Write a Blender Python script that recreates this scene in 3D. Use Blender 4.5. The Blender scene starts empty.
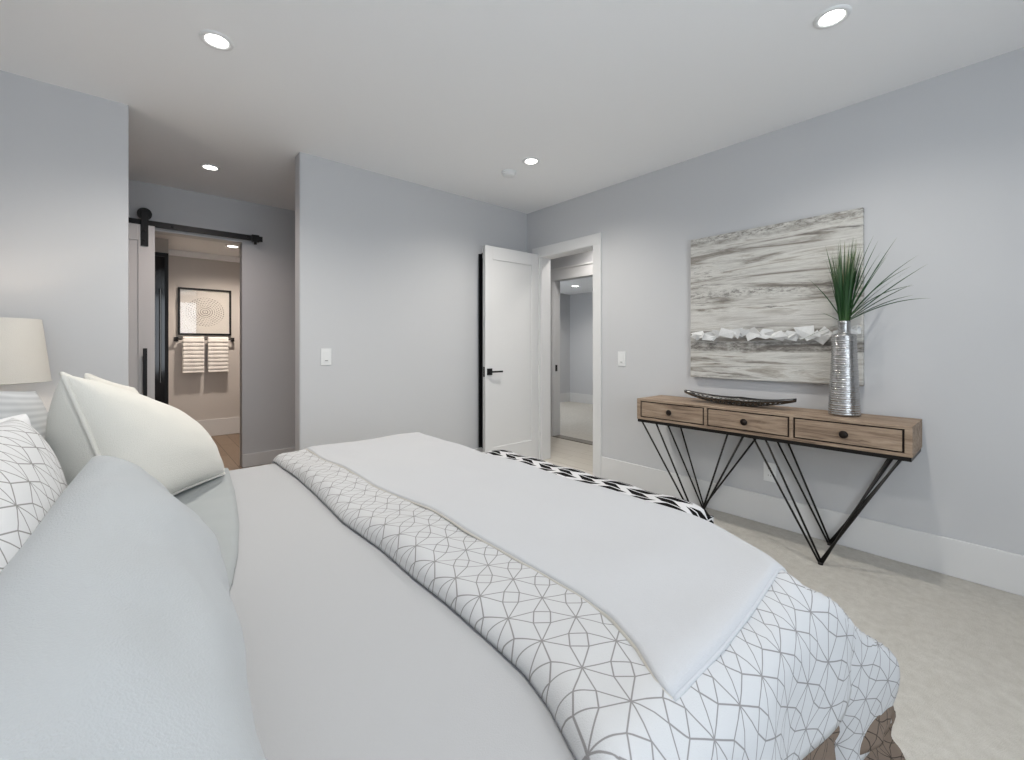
import bpy, bmesh, math, random
from mathutils import Vector, Matrix, noise
PI = math.pi
random.seed(7)
C = bpy.context.scene.collection
SC = bpy.context.scene

# ------------------------------------------------------------------ camera, world, exposure
F_PX, HORIZON, YAW, H, EYE = 435.0, 346.2, 0.716, 2.5, 1.137
cam_d = bpy.data.cameras.new('camera'); cam = bpy.data.objects.new('camera', cam_d); C.objects.link(cam)
cam.location = (0, 0, EYE); cam.rotation_euler = (PI/2, 0, -YAW)
cam_d.sensor_width = 36; cam_d.lens = F_PX/1024*36
cam_d.shift_y = (HORIZON-380)/1024; cam_d.clip_start = 0.02
SC.camera = cam
SC.view_settings.view_transform = 'Standard'; SC.view_settings.look = 'None'
SC.view_settings.gamma = 1; SC.view_settings.use_curve_mapping = False
SC.view_settings.exposure = 0.22

w = bpy.data.worlds.new('sky'); SC.world = w; w.use_nodes = True
bg = w.node_tree.nodes['Background']; bg.inputs[0].default_value = (0.84, 0.92, 1.0, 1); bg.inputs[1].default_value = 3.3

def light(name, kind, loc, energy, color, parent=None, rot=(0, 0, 0), **kw):
    d = bpy.data.lights.new(name, kind); d.energy = energy; d.color = color
    for k, v in kw.items(): setattr(d, k, v)
    o = bpy.data.objects.new(name, d); C.objects.link(o)
    o.location = loc; o.rotation_euler = rot
    if parent: o.parent = parent
    return o
# portal over the window opening in the near wall, lets daylight in efficiently
po = light('window_portal', 'AREA', (.36, -1.27, 1.405), 1, (1, 1, 1), rot=(PI/2, 0, 0), shape='RECTANGLE', size=2.48, size_y=1.91)
po.rotation_euler = (-PI/2, 0, PI); po.data.cycles.is_portal = True

# ------------------------------------------------------------------ materials
def lin(c):
    c = c/255
    return c/12.92 if c <= 0.04045 else ((c+0.055)/1.055)**2.4
def rgb(r, g, b): return (lin(r), lin(g), lin(b), 1)

class NT:
    def __init__(s, name):
        s.m = bpy.data.materials.new(name); s.m.use_nodes = True
        s.t = s.m.node_tree; s.b = s.t.nodes['Principled BSDF']
    def n(s, kind, **kw):
        nd = s.t.nodes.new(kind)
        for k, v in kw.items(): setattr(nd, k, v)
        return nd
    def set(s, inp, v):
        if isinstance(v, bpy.types.NodeSocket): s.t.links.new(v, inp)
        elif v is not None: inp.default_value = v
    def math(s, op, a, b=None, c=None):
        nd = s.n('ShaderNodeMath', operation=op)
        s.set(nd.inputs[0], a)
        if b is not None: s.set(nd.inputs[1], b)
        if c is not None: s.set(nd.inputs[2], c)
        return nd.outputs[0]
    def mix(s, f, a, b):
        nd = s.n('ShaderNodeMix', data_type='RGBA')
        s.set(nd.inputs[0], f); s.set(nd.inputs[6], a); s.set(nd.inputs[7], b)
        return nd.outputs[2]
    def coord(s, which='Object', scale=(1, 1, 1), rot=(0, 0, 0)):
        tc = s.n('ShaderNodeTexCoord'); mp = s.n('ShaderNodeMapping')
        mp.inputs['Scale'].default_value = scale; mp.inputs['Rotation'].default_value = rot
        s.t.links.new(tc.outputs[which], mp.inputs[0]); return mp.outputs[0]
    def noise(s, vec, scale=5, detail=3, rough=0.5, dist=0.0):
        nd = s.n('ShaderNodeTexNoise'); s.set(nd.inputs['Vector'], vec)
        nd.inputs['Scale'].default_value = scale; nd.inputs['Detail'].default_value = detail
        nd.inputs['Roughness'].default_value = rough; nd.inputs['Distortion'].default_value = dist
        return nd.outputs['Fac']
    def ramp(s, f, stops, interp='LINEAR'):
        nd = s.n('ShaderNodeValToRGB'); r = nd.color_ramp; r.interpolation = interp
        while len(r.elements) < len(stops): r.elements.new(0.5)
        for e, (p, c) in zip(r.elements, stops): e.position = p; e.color = c
        s.set(nd.inputs[0], f); return nd.outputs[0]
    def bump(s, h, strength=0.3, dist=0.01):
        nd = s.n('ShaderNodeBump'); nd.inputs['Strength'].default_value = strength
        nd.inputs['Distance'].default_value = dist; s.set(nd.inputs['Height'], h)
        s.t.links.new(nd.outputs[0], s.b.inputs['Normal'])
    def out(s, col=None, rough=0.6, metal=0.0, spec=None):
        s.set(s.b.inputs['Base Color'], col); s.b.inputs['Roughness'].default_value = rough
        s.b.inputs['Metallic'].default_value = metal
        if spec is not None: s.b.inputs['Specular IOR Level'].default_value = spec
        return s.m

def paint(name, col, rough=0.75, tex=0.04, spec=0.3):
    t = NT(name); v = t.coord('Object'); t.bump(t.noise(v, 260, 2), tex, 0.002)
    return t.out(col, rough, 0, spec)
def plain(name, col, rough=0.5, metal=0.0, var=0.0):
    t = NT(name); v = t.coord('Object')
    f = t.noise(v, 12, 3)
    c2 = tuple(x*(1-var) for x in col[:3])+(1,)
    return t.out(t.mix(f, col, c2), rough, metal)
def fabric(name, col, weave=500, amount=0.25, rough=0.9):
    t = NT(name); v = t.coord('Object')
    a = t.noise(v, weave, 2); b = t.noise(v, 9, 3)
    h = t.math('ADD', a, t.math('MULTIPLY', b, 0.6)); t.bump(h, amount, 0.003)
    t.b.inputs['Sheen Weight'].default_value = 0.15
    return t.out(col, rough, 0, 0.2)

M = {}
M['wall'] = paint('grey_wall_paint', (0.582, 0.588, 0.602, 1))
M['recess_wall'] = M['wall']
M['ceiling'] = paint('ceiling_paint', (0.915, 0.92, 0.93, 1))
M['trim'] = paint('white_trim_paint', (0.72, 0.72, 0.72, 1), 0.45, 0.01, 0.4)
M['bath_wall'] = paint('taupe_bathroom_paint', (0.58, 0.55, 0.525, 1))
M['black'] = plain('black_metal', (0.012, 0.012, 0.013, 1), 0.45, 0.4, 0.3)
M['plate'] = plain('white_plastic', (0.80, 0.81, 0.81, 1), 0.35, 0, 0.02)
M['slot'] = plain('socket_slot', (0.05, 0.05, 0.05, 1), 0.5)

def carpet():
    t = NT('beige_carpet'); v = t.coord('Object')
    big = t.noise(v, 2.2, 4, 0.6, 0.6); mid = t.noise(v, 26, 4, 0.7); fine = t.noise(v, 320, 2, 0.7)
    c = t.ramp(mid, [(0.3, rgb(208, 204, 196)), (0.75, rgb(232, 229, 222))])
    c = t.mix(t.math('MULTIPLY', fine, 0.45), c, rgb(178, 173, 164))
    c = t.mix(t.math('MULTIPLY', t.ramp(big, [(0.45, (0, 0, 0, 1)), (0.62, (1, 1, 1, 1))]), 0.2), c, rgb(196, 191, 182))
    t.bump(t.math('ADD', fine, t.math('MULTIPLY', mid, 0.8)), 0.7, 0.012)
    return t.out(c, 1.0, 0, 0.05)
M['carpet'] = carpet()
def planks(name, c1, c2, c3):
    t = NT(name); v = t.coord('Object', (1, 1, 1), (0, 0, PI/2))
    br = t.n('ShaderNodeTexBrick'); t.t.links.new(v, br.inputs[0])
    br.inputs['Scale'].default_value = 1.0; br.inputs['Brick Width'].default_value = 1.2
    br.inputs['Row Height'].default_value = 0.15; br.inputs['Mortar Size'].default_value = 0.003
    br.inputs['Color1'].default_value = c1; br.inputs['Color2'].default_value = c2; br.inputs['Mortar'].default_value = c3
    g = t.noise(t.coord('Object', (30, 2, 1)), 3, 4, 0.6)
    return t.out(t.mix(t.math('MULTIPLY', g, 0.5), br.outputs[0], c3), 0.45, 0, 0.3)
M['planks'] = planks('taupe_floor_planks', rgb(158, 140, 122), rgb(140, 122, 105), rgb(92, 78, 66))
M['hall_planks'] = planks('pale_hall_planks', rgb(205, 200, 190), rgb(196, 190, 180), rgb(170, 164, 154))

def wood():
    t = NT('weathered_oak')
    v = t.coord('Object', (22, 1.6, 22))
    n1 = t.noise(v, 1.6, 6, 0.62, 1.2); n2 = t.noise(t.coord('Object', (60, 3, 60)), 2.5, 4, 0.7)
    n3 = t.noise(t.coord('Object', (4, 2, 4)), 2.0, 3, 0.5)
    c = t.ramp(n1, [(0.28, rgb(84, 68, 56)), (0.43, rgb(146, 125, 106)), (0.6, rgb(178, 157, 136)), (0.8, rgb(198, 182, 164))])
    c = t.mix(t.math('MULTIPLY', t.ramp(n2, [(0.5, (0, 0, 0, 1)), (0.72, (1, 1, 1, 1))]), 0.5), c, rgb(76, 60, 48))
    c = t.mix(t.math('MULTIPLY', n3, 0.35), c, rgb(124, 108, 96))
    t.bump(t.math('ADD', n1, n2), 0.35, 0.004)
    return t.out(c, 0.6, 0, 0.3)
M['wood'] = wood()
M['wood_dark'] = plain('dark_drawer_gap', rgb(42, 32, 26), 0.8, 0, 0.2)
M['iron'] = plain('dark_iron', rgb(44, 41, 39), 0.45, 0.6, 0.3)
M['knob'] = plain('bronze_knob', rgb(40, 33, 29), 0.4, 0.7, 0.3)

def print_fabric(name, base, line, lw=0.0017, P=0.060, rot=PI/4, amt=1.0):
    """starburst lattice of crossed lens shapes, drawn in the cloth's own UV (metres)"""
    t = NT(name)
    tc = t.n('ShaderNodeTexCoord'); mp = t.n('ShaderNodeMapping'); mp.inputs['Rotation'].default_value = (0, 0, rot)
    t.t.links.new(tc.outputs['UV'], mp.inputs[0])
    sp = t.n('ShaderNodeSeparateXYZ'); t.t.links.new(mp.outputs[0], sp.inputs[0])
    u = t.math('DIVIDE', sp.outputs[0], P); v = t.math('DIVIDE', sp.outputs[1], P)
    def family(a, b):
        row = t.math('ROUND', b)
        d = t.math('ABSOLUTE', t.math('SUBTRACT', b, row))
        ph = t.math('PINGPONG', t.math('ADD', a, row), 1.0)       # 0 at nodes, 1 half way
        wv = t.math('MULTIPLY', t.math('MINIMUM', t.math('DIVIDE', ph, 0.74), 1.0), 0.25)
        return t.math('MULTIPLY', t.math('ABSOLUTE', t.math('SUBTRACT', d, wv)), P)
    dist = t.math('MINIMUM', family(u, v), family(v, u))
    mask = t.n('ShaderNodeMapRange', interpolation_type='SMOOTHSTEP')
    t.set(mask.inputs[0], dist); mask.inputs[1].default_value = lw*0.45; mask.inputs[2].default_value = lw*1.15
    mask.inputs[3].default_value = amt; mask.inputs[4].default_value = 0.0
    ob = t.coord('Object'); nz = t.noise(ob, 500, 2); nb = t.noise(ob, 14, 3)
    t.bump(t.math('ADD', nz, nb), 0.25, 0.003)
    return t.out(t.mix(mask.outputs[0], base, line), 0.9, 0, 0.2)
WHITE = (0.50, 0.505, 0.515, 1)
M['duvet'] = fabric('white_duvet_cotton', (0.40, 0.403, 0.413, 1), 600, 0.12)
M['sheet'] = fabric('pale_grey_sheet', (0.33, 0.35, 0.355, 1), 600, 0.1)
M['throw'] = fabric('white_knit_throw', (0.465, 0.472, 0.49, 1), 350, 0.3)
M['hem'] = fabric('cream_hem', (0.50, 0.48, 0.44, 1), 400, 0.2)
M['comforter'] = print_fabric('starburst_cotton', WHITE, rgb(132, 130, 130), 0.0015, 0.061)
M['lining'] = print_fabric('taupe_lining', rgb(116, 102, 91), rgb(62, 54, 48), 0.0015)
M['print_pillow'] = print_fabric('starburst_pillow_cotton', (0.64, 0.64, 0.645, 1), rgb(140, 138, 136), 0.0014, 0.055, 0.6)
M['cream'] = fabric('cream_linen', (0.71, 0.69, 0.635, 1), 380, 0.45)
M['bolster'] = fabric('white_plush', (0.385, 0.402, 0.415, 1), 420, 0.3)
M['white_pillow'] = fabric('white_pillow_cotton', (0.74, 0.74, 0.75, 1), 500, 0.15)
def satin():
    t = NT('grey_striped_satin'); v = t.coord('UV', (1, 1, 1))
    wv = t.n('ShaderNodeTexWave', bands_direction='Y'); t.t.links.new(v, wv.inputs[0]); wv.inputs['Scale'].default_value = 14
    t.b.inputs['Sheen Weight'].default_value = 0.2
    return t.out(t.mix(wv.outputs['Fac'], rgb(168, 172, 176), rgb(192, 195, 198)), 0.5, 0, 0.4)
M['satin'] = satin()
M['shade'] = fabric('linen_lamp_shade', (0.60, 0.58, 0.54, 1), 300, 0.25)
def translucent(m, amount):
    nt = m.node_tree; b = nt.nodes['Principled BSDF']; o = [n for n in nt.nodes if n.type == 'OUTPUT_MATERIAL'][0]
    tr = nt.nodes.new('ShaderNodeBsdfTranslucent'); tr.inputs[0].default_value = (.8, .76, .70, 1)
    mx = nt.nodes.new('ShaderNodeMixShader'); mx.inputs[0].default_value = amount
    nt.links.new(b.outputs[0], mx.inputs[1]); nt.links.new(tr.outputs[0], mx.inputs[2]); nt.links.new(mx.outputs[0], o.inputs[0])
translucent(M['shade'], .015)
M['upholstery'] = fabric('grey_upholstery', (0.4, 0.4, 0.4, 1), 300, 0.3)
M['night_wood'] = plain('dark_walnut', rgb(84, 66, 54), 0.5, 0, 0.3)

def bench_fabric():
    t = NT('black_white_woven_pattern')
    sp = t.n('ShaderNodeSeparateXYZ'); t.t.links.new(t.coord('UV'), sp.inputs[0])
    u, v = sp.outputs[0], sp.outputs[1]
    def par(off, sk, per, duty):
        f = t.math('FRACT', t.math('DIVIDE', t.math('ADD', t.math('ADD', u, off), t.math('MULTIPLY', v, sk)), per))
        return t.math('LESS_THAN', f, duty)
    rowf = t.math('FRACT', t.math('DIVIDE', v, 0.085))
    r1 = t.math('LESS_THAN', rowf, 0.5)
    a = t.math('MULTIPLY', r1, par(0, 1.3, 0.135, 0.66))
    b = t.math('MULTIPLY', t.math('SUBTRACT', 1.0, r1), par(0.05, -1.5, 0.135, 0.6))
    k = t.math('MAXIMUM', a, b)
    gap = t.math('GREATER_THAN', t.math('ABSOLUTE', t.math('SUBTRACT', t.math('FRACT', t.math('MULTIPLY', rowf, 2.0)), 0.5)), 0.42)
    k = t.math('MULTIPLY', k, t.math('SUBTRACT', 1.0, gap))
    return t.out(t.mix(k, rgb(206, 206, 208), rgb(14, 13, 14)), 0.9, 0, 0.1)
M['bench'] = bench_fabric()

def painting():
    t = NT('abstract_strata_paint')
    tc = t.n('ShaderNodeTexCoord'); ob = tc.outputs['Object']
    sp = t.n('ShaderNodeSeparateXYZ'); t.t.links.new(ob, sp.inputs[0]); z = sp.outputs[2]
    wob = t.noise(t.coord('Object', (1, 1.5, 1.5)), 2.2, 4, 0.6)
    mp = t.n('ShaderNodeMapping'); mp.inputs['Scale'].default_value = (1, .75, 8.0); mp.inputs['Rotation'].default_value = (-0.07, 0, 0)
    t.t.links.new(ob, mp.inputs[0])
    n1 = t.noise(mp.outputs[0], 1.7, 8, 0.66, 1.1)
    mp2 = t.n('ShaderNodeMapping'); mp2.inputs['Scale'].default_value = (1, 2.0, 24.0); mp2.inputs['Rotation'].default_value = (-0.05, 0, 0)
    t.t.links.new(ob, mp2.inputs[0])
    n2 = t.noise(mp2.outputs[0], 1.6, 7, 0.75, 1.6)
    c = t.ramp(n1, [(0.30, rgb(104, 99, 93)), (0.40, rgb(152, 147, 140)), (0.47, rgb(196, 194, 189)), (0.55, rgb(214, 213, 208)),
                    (0.62, rgb(176, 171, 163)), (0.72, rgb(132, 127, 120))])
    dk = t.ramp(n2, [(0.56, (0, 0, 0, 1)), (0.66, (1, 1, 1, 1))])
    mod = t.ramp(wob, [(0.42, (0, 0, 0, 1)), (0.6, (1, 1, 1, 1))])
    c = t.mix(t.math('MULTIPLY', t.math('MULTIPLY', dk, mod), 1.0), c, rgb(74, 71, 69))
    # dark strata under the shard band
    def band(lo, hi, soft=0.02):
        a = t.n('ShaderNodeMapRange', interpolation_type='SMOOTHSTEP'); t.set(a.inputs[0], z); a.inputs[1].default_value = lo-soft; a.inputs[2].default_value = lo+soft
        b = t.n('ShaderNodeMapRange', interpolation_type='SMOOTHSTEP'); t.set(b.inputs[0], z); b.inputs[1].default_value = hi-soft; b.inputs[2].default_value = hi+soft
        return t.math('MULTIPLY', a.outputs[0], t.math('SUBTRACT', 1.0, b.outputs[0]))
    g = t.noise(t.coord('Object', (1, 8, 26)), 2.4, 6, 0.8)
    c = t.mix(t.math('MULTIPLY', band(-0.305, -0.24, 0.012), t.ramp(g, [(0.4, (0.3, 0.3, 0.3, 1)), (0.6, (1, 1, 1, 1))])), c, rgb(104, 100, 96))
    c = t.mix(t.math('MULTIPLY', band(-0.15, -0.05), 0.6), c, rgb(206, 204, 200))
    c = t.mix(t.math('MULTIPLY', band(0.44, 0.52, 0.03), t.ramp(g, [(0.45, (0, 0, 0, 1)), (0.6, (0.9, 0.9, 0.9, 1))])), c, rgb(118, 114, 108))
    c = t.mix(t.math('MULTIPLY', band(0.06, 0.11, 0.02), t.ramp(g, [(0.48, (0, 0, 0, 1)), (0.58, (0.8, 0.8, 0.8, 1))])), c, rgb(110, 107, 103))
    t.bump(t.math('ADD', n1, n2), 0.5, 0.01)
    return t.out(c, 0.6, 0, 0.3)
M['painting'] = painting()
M['canvas_edge'] = plain('canvas_edge', rgb(150, 148, 143), 0.8, 0, 0.3)
def shard():
    t = NT('white_foil_shards')
    n = t.noise(t.coord('Object'), 25, 4, 0.7)
    return t.out(t.mix(n, rgb(246, 247, 247), rgb(196, 196, 194)), 0.4, 0, 0.5)
M['shard'] = shard()

def hammered():
    t = NT('hammered_silver')
    v = t.coord('Object', (1, 1, 3.0)); n = t.noise(v, 34, 3, 0.6)
    n2 = t.noise(t.coord('Object', (14, 14, 120)), 1.0, 3, 0.6)
    t.bump(t.math('ADD', n, t.math('MULTIPLY', n2, 1.2)), 0.4, 0.006)
    return t.out(t.mix(n, (0.60, 0.60, 0.60, 1), (0.28, 0.28, 0.28, 1)), 0.2, 1.0)
M['silver'] = hammered()
M['tray'] = plain('dark_silver', (0.16, 0.155, 0.15, 1), 0.25, 1.0, 0.4)
def grass():
    t = NT('grass_green'); sp = t.n('ShaderNodeSeparateXYZ'); t.t.links.new(t.coord('UV'), sp.inputs[0])
    n = t.noise(t.coord('Object'), 60, 2)
    c = t.ramp(sp.outputs[1], [(0.0, rgb(70, 104, 52)), (0.3, rgb(30, 70, 32)), (0.7, rgb(38, 76, 40)), (0.9, rgb(92, 112, 78)), (1.0, rgb(168, 172, 146))])
    return t.out(t.mix(t.math('MULTIPLY', n, 0.4), c, rgb(46, 60, 40)), 0.5, 0, 0.4)
M['grass'] = grass()
M['grass_pale'] = plain('dry_grass_tip', rgb(176, 178, 140), 0.6, 0, 0.3)
def lampglass(name, col, s):
    m = bpy.data.materials.new(name); m.use_nodes = True; nt = m.node_tree
    b = nt.nodes['Principled BSDF']; b.inputs['Emission Color'].default_value = col; b.inputs['Emission Strength'].default_value = s
    b.inputs['Base Color'].default_value = (0.9, 0.9, 0.9, 1); return m
M['led'] = lampglass('downlight_lens', (1, 0.97, 0.92, 1), 9)
M['towel'] = None
def towel():
    t = NT('ribbed_white_towel'); sp = t.n('ShaderNodeSeparateXYZ'); t.t.links.new(t.coord('Object'), sp.inputs[0])
    n = t.noise(t.coord('Object'), 300, 2); t.bump(n, 0.5, 0.004)
    return t.out((0.80, 0.78, 0.75, 1), 1.0, 0, 0.1)
M['towel'] = towel()
M['paper'] = plain('off_white_paper', (0.72, 0.70, 0.66, 1), 0.8, 0, 0.04)
def ringprint():
    t = NT('brushed_ring_print'); ob = t.coord('Object')
    sp = t.n('ShaderNodeSeparateXYZ'); t.t.links.new(ob, sp.inputs[0])
    x, z = sp.outputs[0], t.math('MULTIPLY', sp.outputs[2], 1.12)
    r = t.math('SQRT', t.math('ADD', t.math('POWER', x, 2.0), t.math('POWER', z, 2.0)))
    nz = t.noise(ob, 9, 3); rr = t.math('ADD', r, t.math('MULTIPLY', nz, 0.018))
    an = t.math('ARCTAN2', z, x)
    rid = t.math('FLOOR', t.math('DIVIDE', rr, 0.024)); f = t.math('ABSOLUTE', t.math('SUBTRACT', t.math('FRACT', t.math('DIVIDE', rr, 0.024)), 0.5))
    ring = t.math('LESS_THAN', f, 0.16)
    dash = t.math('GREATER_THAN', t.math('SINE', t.math('ADD', t.math('MULTIPLY', an, t.math('ADD', t.math('MULTIPLY', rid, 4.0), 7.0)), t.math('MULTIPLY', rid, 2.3))), -0.1)
    inner = t.math('LESS_THAN', r, 0.075)
    k = t.math('MULTIPLY', ring, t.math('MAXIMUM', dash, inner)); k = t.math('MULTIPLY', k, t.math('LESS_THAN', r, 0.2))
    k = t.math('MULTIPLY', k, t.ramp(nz, [(0.35, (0.35, 0.35, 0.35, 1)), (0.55, (0.9, 0.9, 0.9, 1))]))
    return t.out(t.mix(k, (0.72, 0.70, 0.66, 1), rgb(58, 50, 46)), 0.6, 0, 0.3)
M['ringprint'] = ringprint()
def glass():
    m = bpy.data.materials.new('clear_glass'); m.use_nodes = True; nt = m.node_tree; nt.nodes.clear()
    o = nt.nodes.new('ShaderNodeOutputMaterial'); mx = nt.nodes.new('ShaderNodeMixShader'); pass
    tr = nt.nodes.new('ShaderNodeBsdfTransparent'); gl = nt.nodes.new('ShaderNodeBsdfGlossy'); gl.inputs['Roughness'].default_value = 0.02
    mx.inputs[0].default_value = 0.06; nt.links.new(tr.outputs[0], mx.inputs[1]); nt.links.new(gl.outputs[0], mx.inputs[2]); nt.links.new(mx.outputs[0], o.inputs[0])
    return m
M['glass'] = glass()
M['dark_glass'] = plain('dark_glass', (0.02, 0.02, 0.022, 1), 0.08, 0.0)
M['stand_in_panel'] = plain('stand_in_glass', (0.8, 0.8, 0.8, 1), 0.03, 1.0)

# ------------------------------------------------------------------ mesh helpers
def bx(bm, a, b):
    x0, y0, z0 = a; x1, y1, z1 = b
    v = [bm.verts.new(p) for p in ((x0, y0, z0), (x1, y0, z0), (x1, y1, z0), (x0, y1, z0), (x0, y0, z1), (x1, y0, z1), (x1, y1, z1), (x0, y1, z1))]
    for f in ((3, 2, 1, 0), (4, 5, 6, 7), (0, 1, 5, 4), (1, 2, 6, 5), (2, 3, 7, 6), (3, 0, 4, 7)):
        bm.faces.new([v[i] for i in f])
def tube(bm, pts, r, seg=8, caps=True):
    pts = [Vector(p) for p in pts]; rings = []
    rr = r if isinstance(r, (list, tuple)) else [r]*len(pts)
    up = None
    for i, p in enumerate(pts):
        d = (pts[min(i+1, len(pts)-1)]-pts[max(i-1, 0)]).normalized()
        if up is None:
            up = Vector((0, 0, 1)) if abs(d.z) < 0.9 else Vector((1, 0, 0))
        n = (up-d*up.dot(d)).normalized(); up = n; b = d.cross(n)
        rings.append([bm.verts.new(p+(n*math.cos(2*PI*k/seg)+b*math.sin(2*PI*k/seg))*rr[i]) for k in range(seg)])
    for a, b in zip(rings, rings[1:]):
        for k in range(seg): bm.faces.new((a[k], a[(k+1) % seg], b[(k+1) % seg], b[k]))
    if caps: bm.faces.new(rings[0][::-1]); bm.faces.new(rings[-1])
def lathe(bm, prof, c=(0, 0, 0), seg=32, axis='z', cap=True):
    rings = []
    for r, h in prof:
        ring = []
        for k in range(seg):
            a = 2*PI*k/seg; p = (r*math.cos(a), r*math.sin(a), h)
            if axis == 'y': p = (p[0], h, p[1])
            if axis == 'x': p = (h, p[0], p[1])
            ring.append(bm.verts.new((p[0]+c[0], p[1]+c[1], p[2]+c[2])))
        rings.append(ring)
    for a, b in zip(rings, rings[1:]):
        for k in range(seg): bm.faces.new((a[k], a[(k+1) % seg], b[(k+1) % seg], b[k]))
    if cap:
        if prof[0][0] > 1e-5: bm.faces.new(rings[0][::-1])
        if prof[-1][0] > 1e-5: bm.faces.new(rings[-1])
    return rings
def obj(name, bm, m, parent=None, smooth=False, bevel=0, loc=None):
    bmesh.ops.recalc_face_normals(bm, faces=bm.faces)
    me = bpy.data.meshes.new(name); bm.to_mesh(me); bm.free()
    if isinstance(m, (list, tuple)):
        for q in m: me.materials.append(q)
    else: me.materials.append(m)
    o = bpy.data.objects.new(name, me); C.objects.link(o)
    if smooth: me.shade_smooth()
    if bevel:
        b = o.modifiers.new('bevel', 'BEVEL'); b.width = bevel; b.segments = 2; b.limit_method = 'ANGLE'
    if parent: o.parent = parent
    if loc: o.location = loc
    return o
def thing(name, label, cat, loc=(0, 0, 0), rotz=0, group=None):
    o = bpy.data.objects.new(name, None); C.objects.link(o); o.location = loc; o.rotation_euler = (0, 0, rotz)
    o.empty_display_size = 0.1; o['label'] = label; o['category'] = cat
    if group: o['group'] = group
    return o
def tag(o, label, cat, group=None):
    o['label'] = label; o['category'] = cat
    if group: o['group'] = group
    return o
def box(name, a, b, m, parent=None, bevel=0):
    bm = bmesh.new(); bx(bm, a, b); return obj(name, bm, m, parent, bevel=bevel)
def boxes(name, L, m, parent=None, bevel=0):
    bm = bmesh.new()
    for a, b in L: bx(bm, a, b)
    return obj(name, bm, m, parent, bevel=bevel)
def struct(name, L, m, bevel=0):
    o = boxes(name, L, m, None, bevel); o['kind'] = 'structure'; return o

# ------------------------------------------------------------------ the room
XW, YB, YF = 3.06, 3.28, 4.74
DY0, DY1, DZ = 2.417, 3.085, 2.02          # bedroom doorway in the right wall
OX0, OX1, OZ = -0.15, 0.768, 2.12         # sliding door opening in the far wall
NY = -1.30; HX = -0.95
RB = 0.886                                # free end of the back wall
struct('floor', [((HX-.1, NY-.1, -.05), (XW+.06, YB+.06, 0))], M['carpet'])
struct('floor_closet_passage', [((-2.2, YB+.06, -.05), (2.6, YF+.06, -.002))], M['planks'])
struct('floor_bathroom', [((-1.2, YF+.06, -.05), (2.2, 6.76, -.004))], M['planks'])
struct('ceiling', [((HX-.1, NY-.1, H), (XW+.12, YB+.12, H+.05)), ((-2.2, YB+.12, H), (2.6, YF+.12, H+.05))], M['ceiling'])
struct('wall_right', [((XW, NY-.1, 0), (XW+.12, DY0, H)), ((XW, DY1, 0), (XW+.12, YB+.12, H)), ((XW, DY0, DZ+.015), (XW+.12, DY1, H))], M['wall'])
struct('wall_back', [((RB, YB, 0), (XW, YB+.12, H))], M['wall'])
struct('wall_left', [((HX-.1, YB, 0), (-.022, YB+.12, H))], M['wall'])
struct('wall_headboard', [((HX-.1, NY-.1, 0), (HX, YB, H))], M['wall'])
struct('wall_far', [((-2.2, YF, 0), (OX0, YF+.12, H)), ((OX1, YF, 0), (2.6, YF+.12, H)), ((OX0, YF, OZ), (OX1, YF+.12, H))], M['recess_wall'])
struct('wall_passage_east', [((2.5, YB+.12, 0), (2.6, YF, H))], M['recess_wall'])
struct('wall_passage_west', [((-2.2, YB+.12, 0), (-2.1, YF, H)), ((-2.2, YB, 0), (HX-.1, YB+.12, H))], M['recess_wall'])
# near wall with the window behind the camera
WX0, WX1, WZ0, WZ1 = -.88, 1.6, .45, 2.36
struct('wall_near', [((HX-.1, NY-.1, 0), (WX0, NY, H)), ((WX1, NY-.1, 0), (XW, NY, H)), ((WX0, NY-.1, 0), (WX1, NY, WZ0)), ((WX0, NY-.1, WZ1), (WX1, NY, H))], M['wall'])
L = []
for x in (WX0, (WX0+WX1)/2-.02, WX1-.04): L.append(((x, NY-.07, WZ0), (x+.04, NY-.03, WZ1)))
for z in (WZ0, WZ1-.04): L.append(((WX0, NY-.07, z), (WX1, NY-.03, z+.04)))
wf = struct('window_1', L, M['trim'])
# baseboards
BH, BT = .185, .015
def board(name, a, b):
    struct(name, [(a, b)], M['trim'], .004)
board('baseboard_right', (XW-BT, NY, 0), (XW, DY0-.087, BH))
board('baseboard_back', (RB, YB-BT, 0), (XW-BT, YB, BH))
board('baseboard_left', (HX, YB-BT, 0), (-.022, YB, BH))
struct('baseboard_far', [((OX1+.004, YF-BT, 0), (2.5, YF, .12))], M['trim'])
# white end trim of the two wall ends beside the passage
box_ = struct('trim_1', [((RB-.006, YB+.004, 0), (RB, YB+.116, H))], M['wall'])
# doorway casing
struct('trim_2', [((XW-.018, DY0-.087, 0), (XW, DY0, DZ)), ((XW-.018, DY1, 0), (XW, DY1+.10, DZ)), ((XW-.018, DY0-.087, DZ), (XW, DY1+.10, DZ+.1)),
                  ((XW, DY0-.002, 0), (XW+.13, DY0+.015, DZ)), ((XW, DY1-.015, 0), (XW+.13, DY1+.002, DZ)), ((XW, DY0, DZ-.004), (XW+.13, DY1, DZ+.015))], M['trim'], .003)
# lining of the sliding door opening
struct('trim_3', [((OX0, YF-.004, OZ-.010), (OX1, YF+.124, OZ))], M['trim'])
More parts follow.
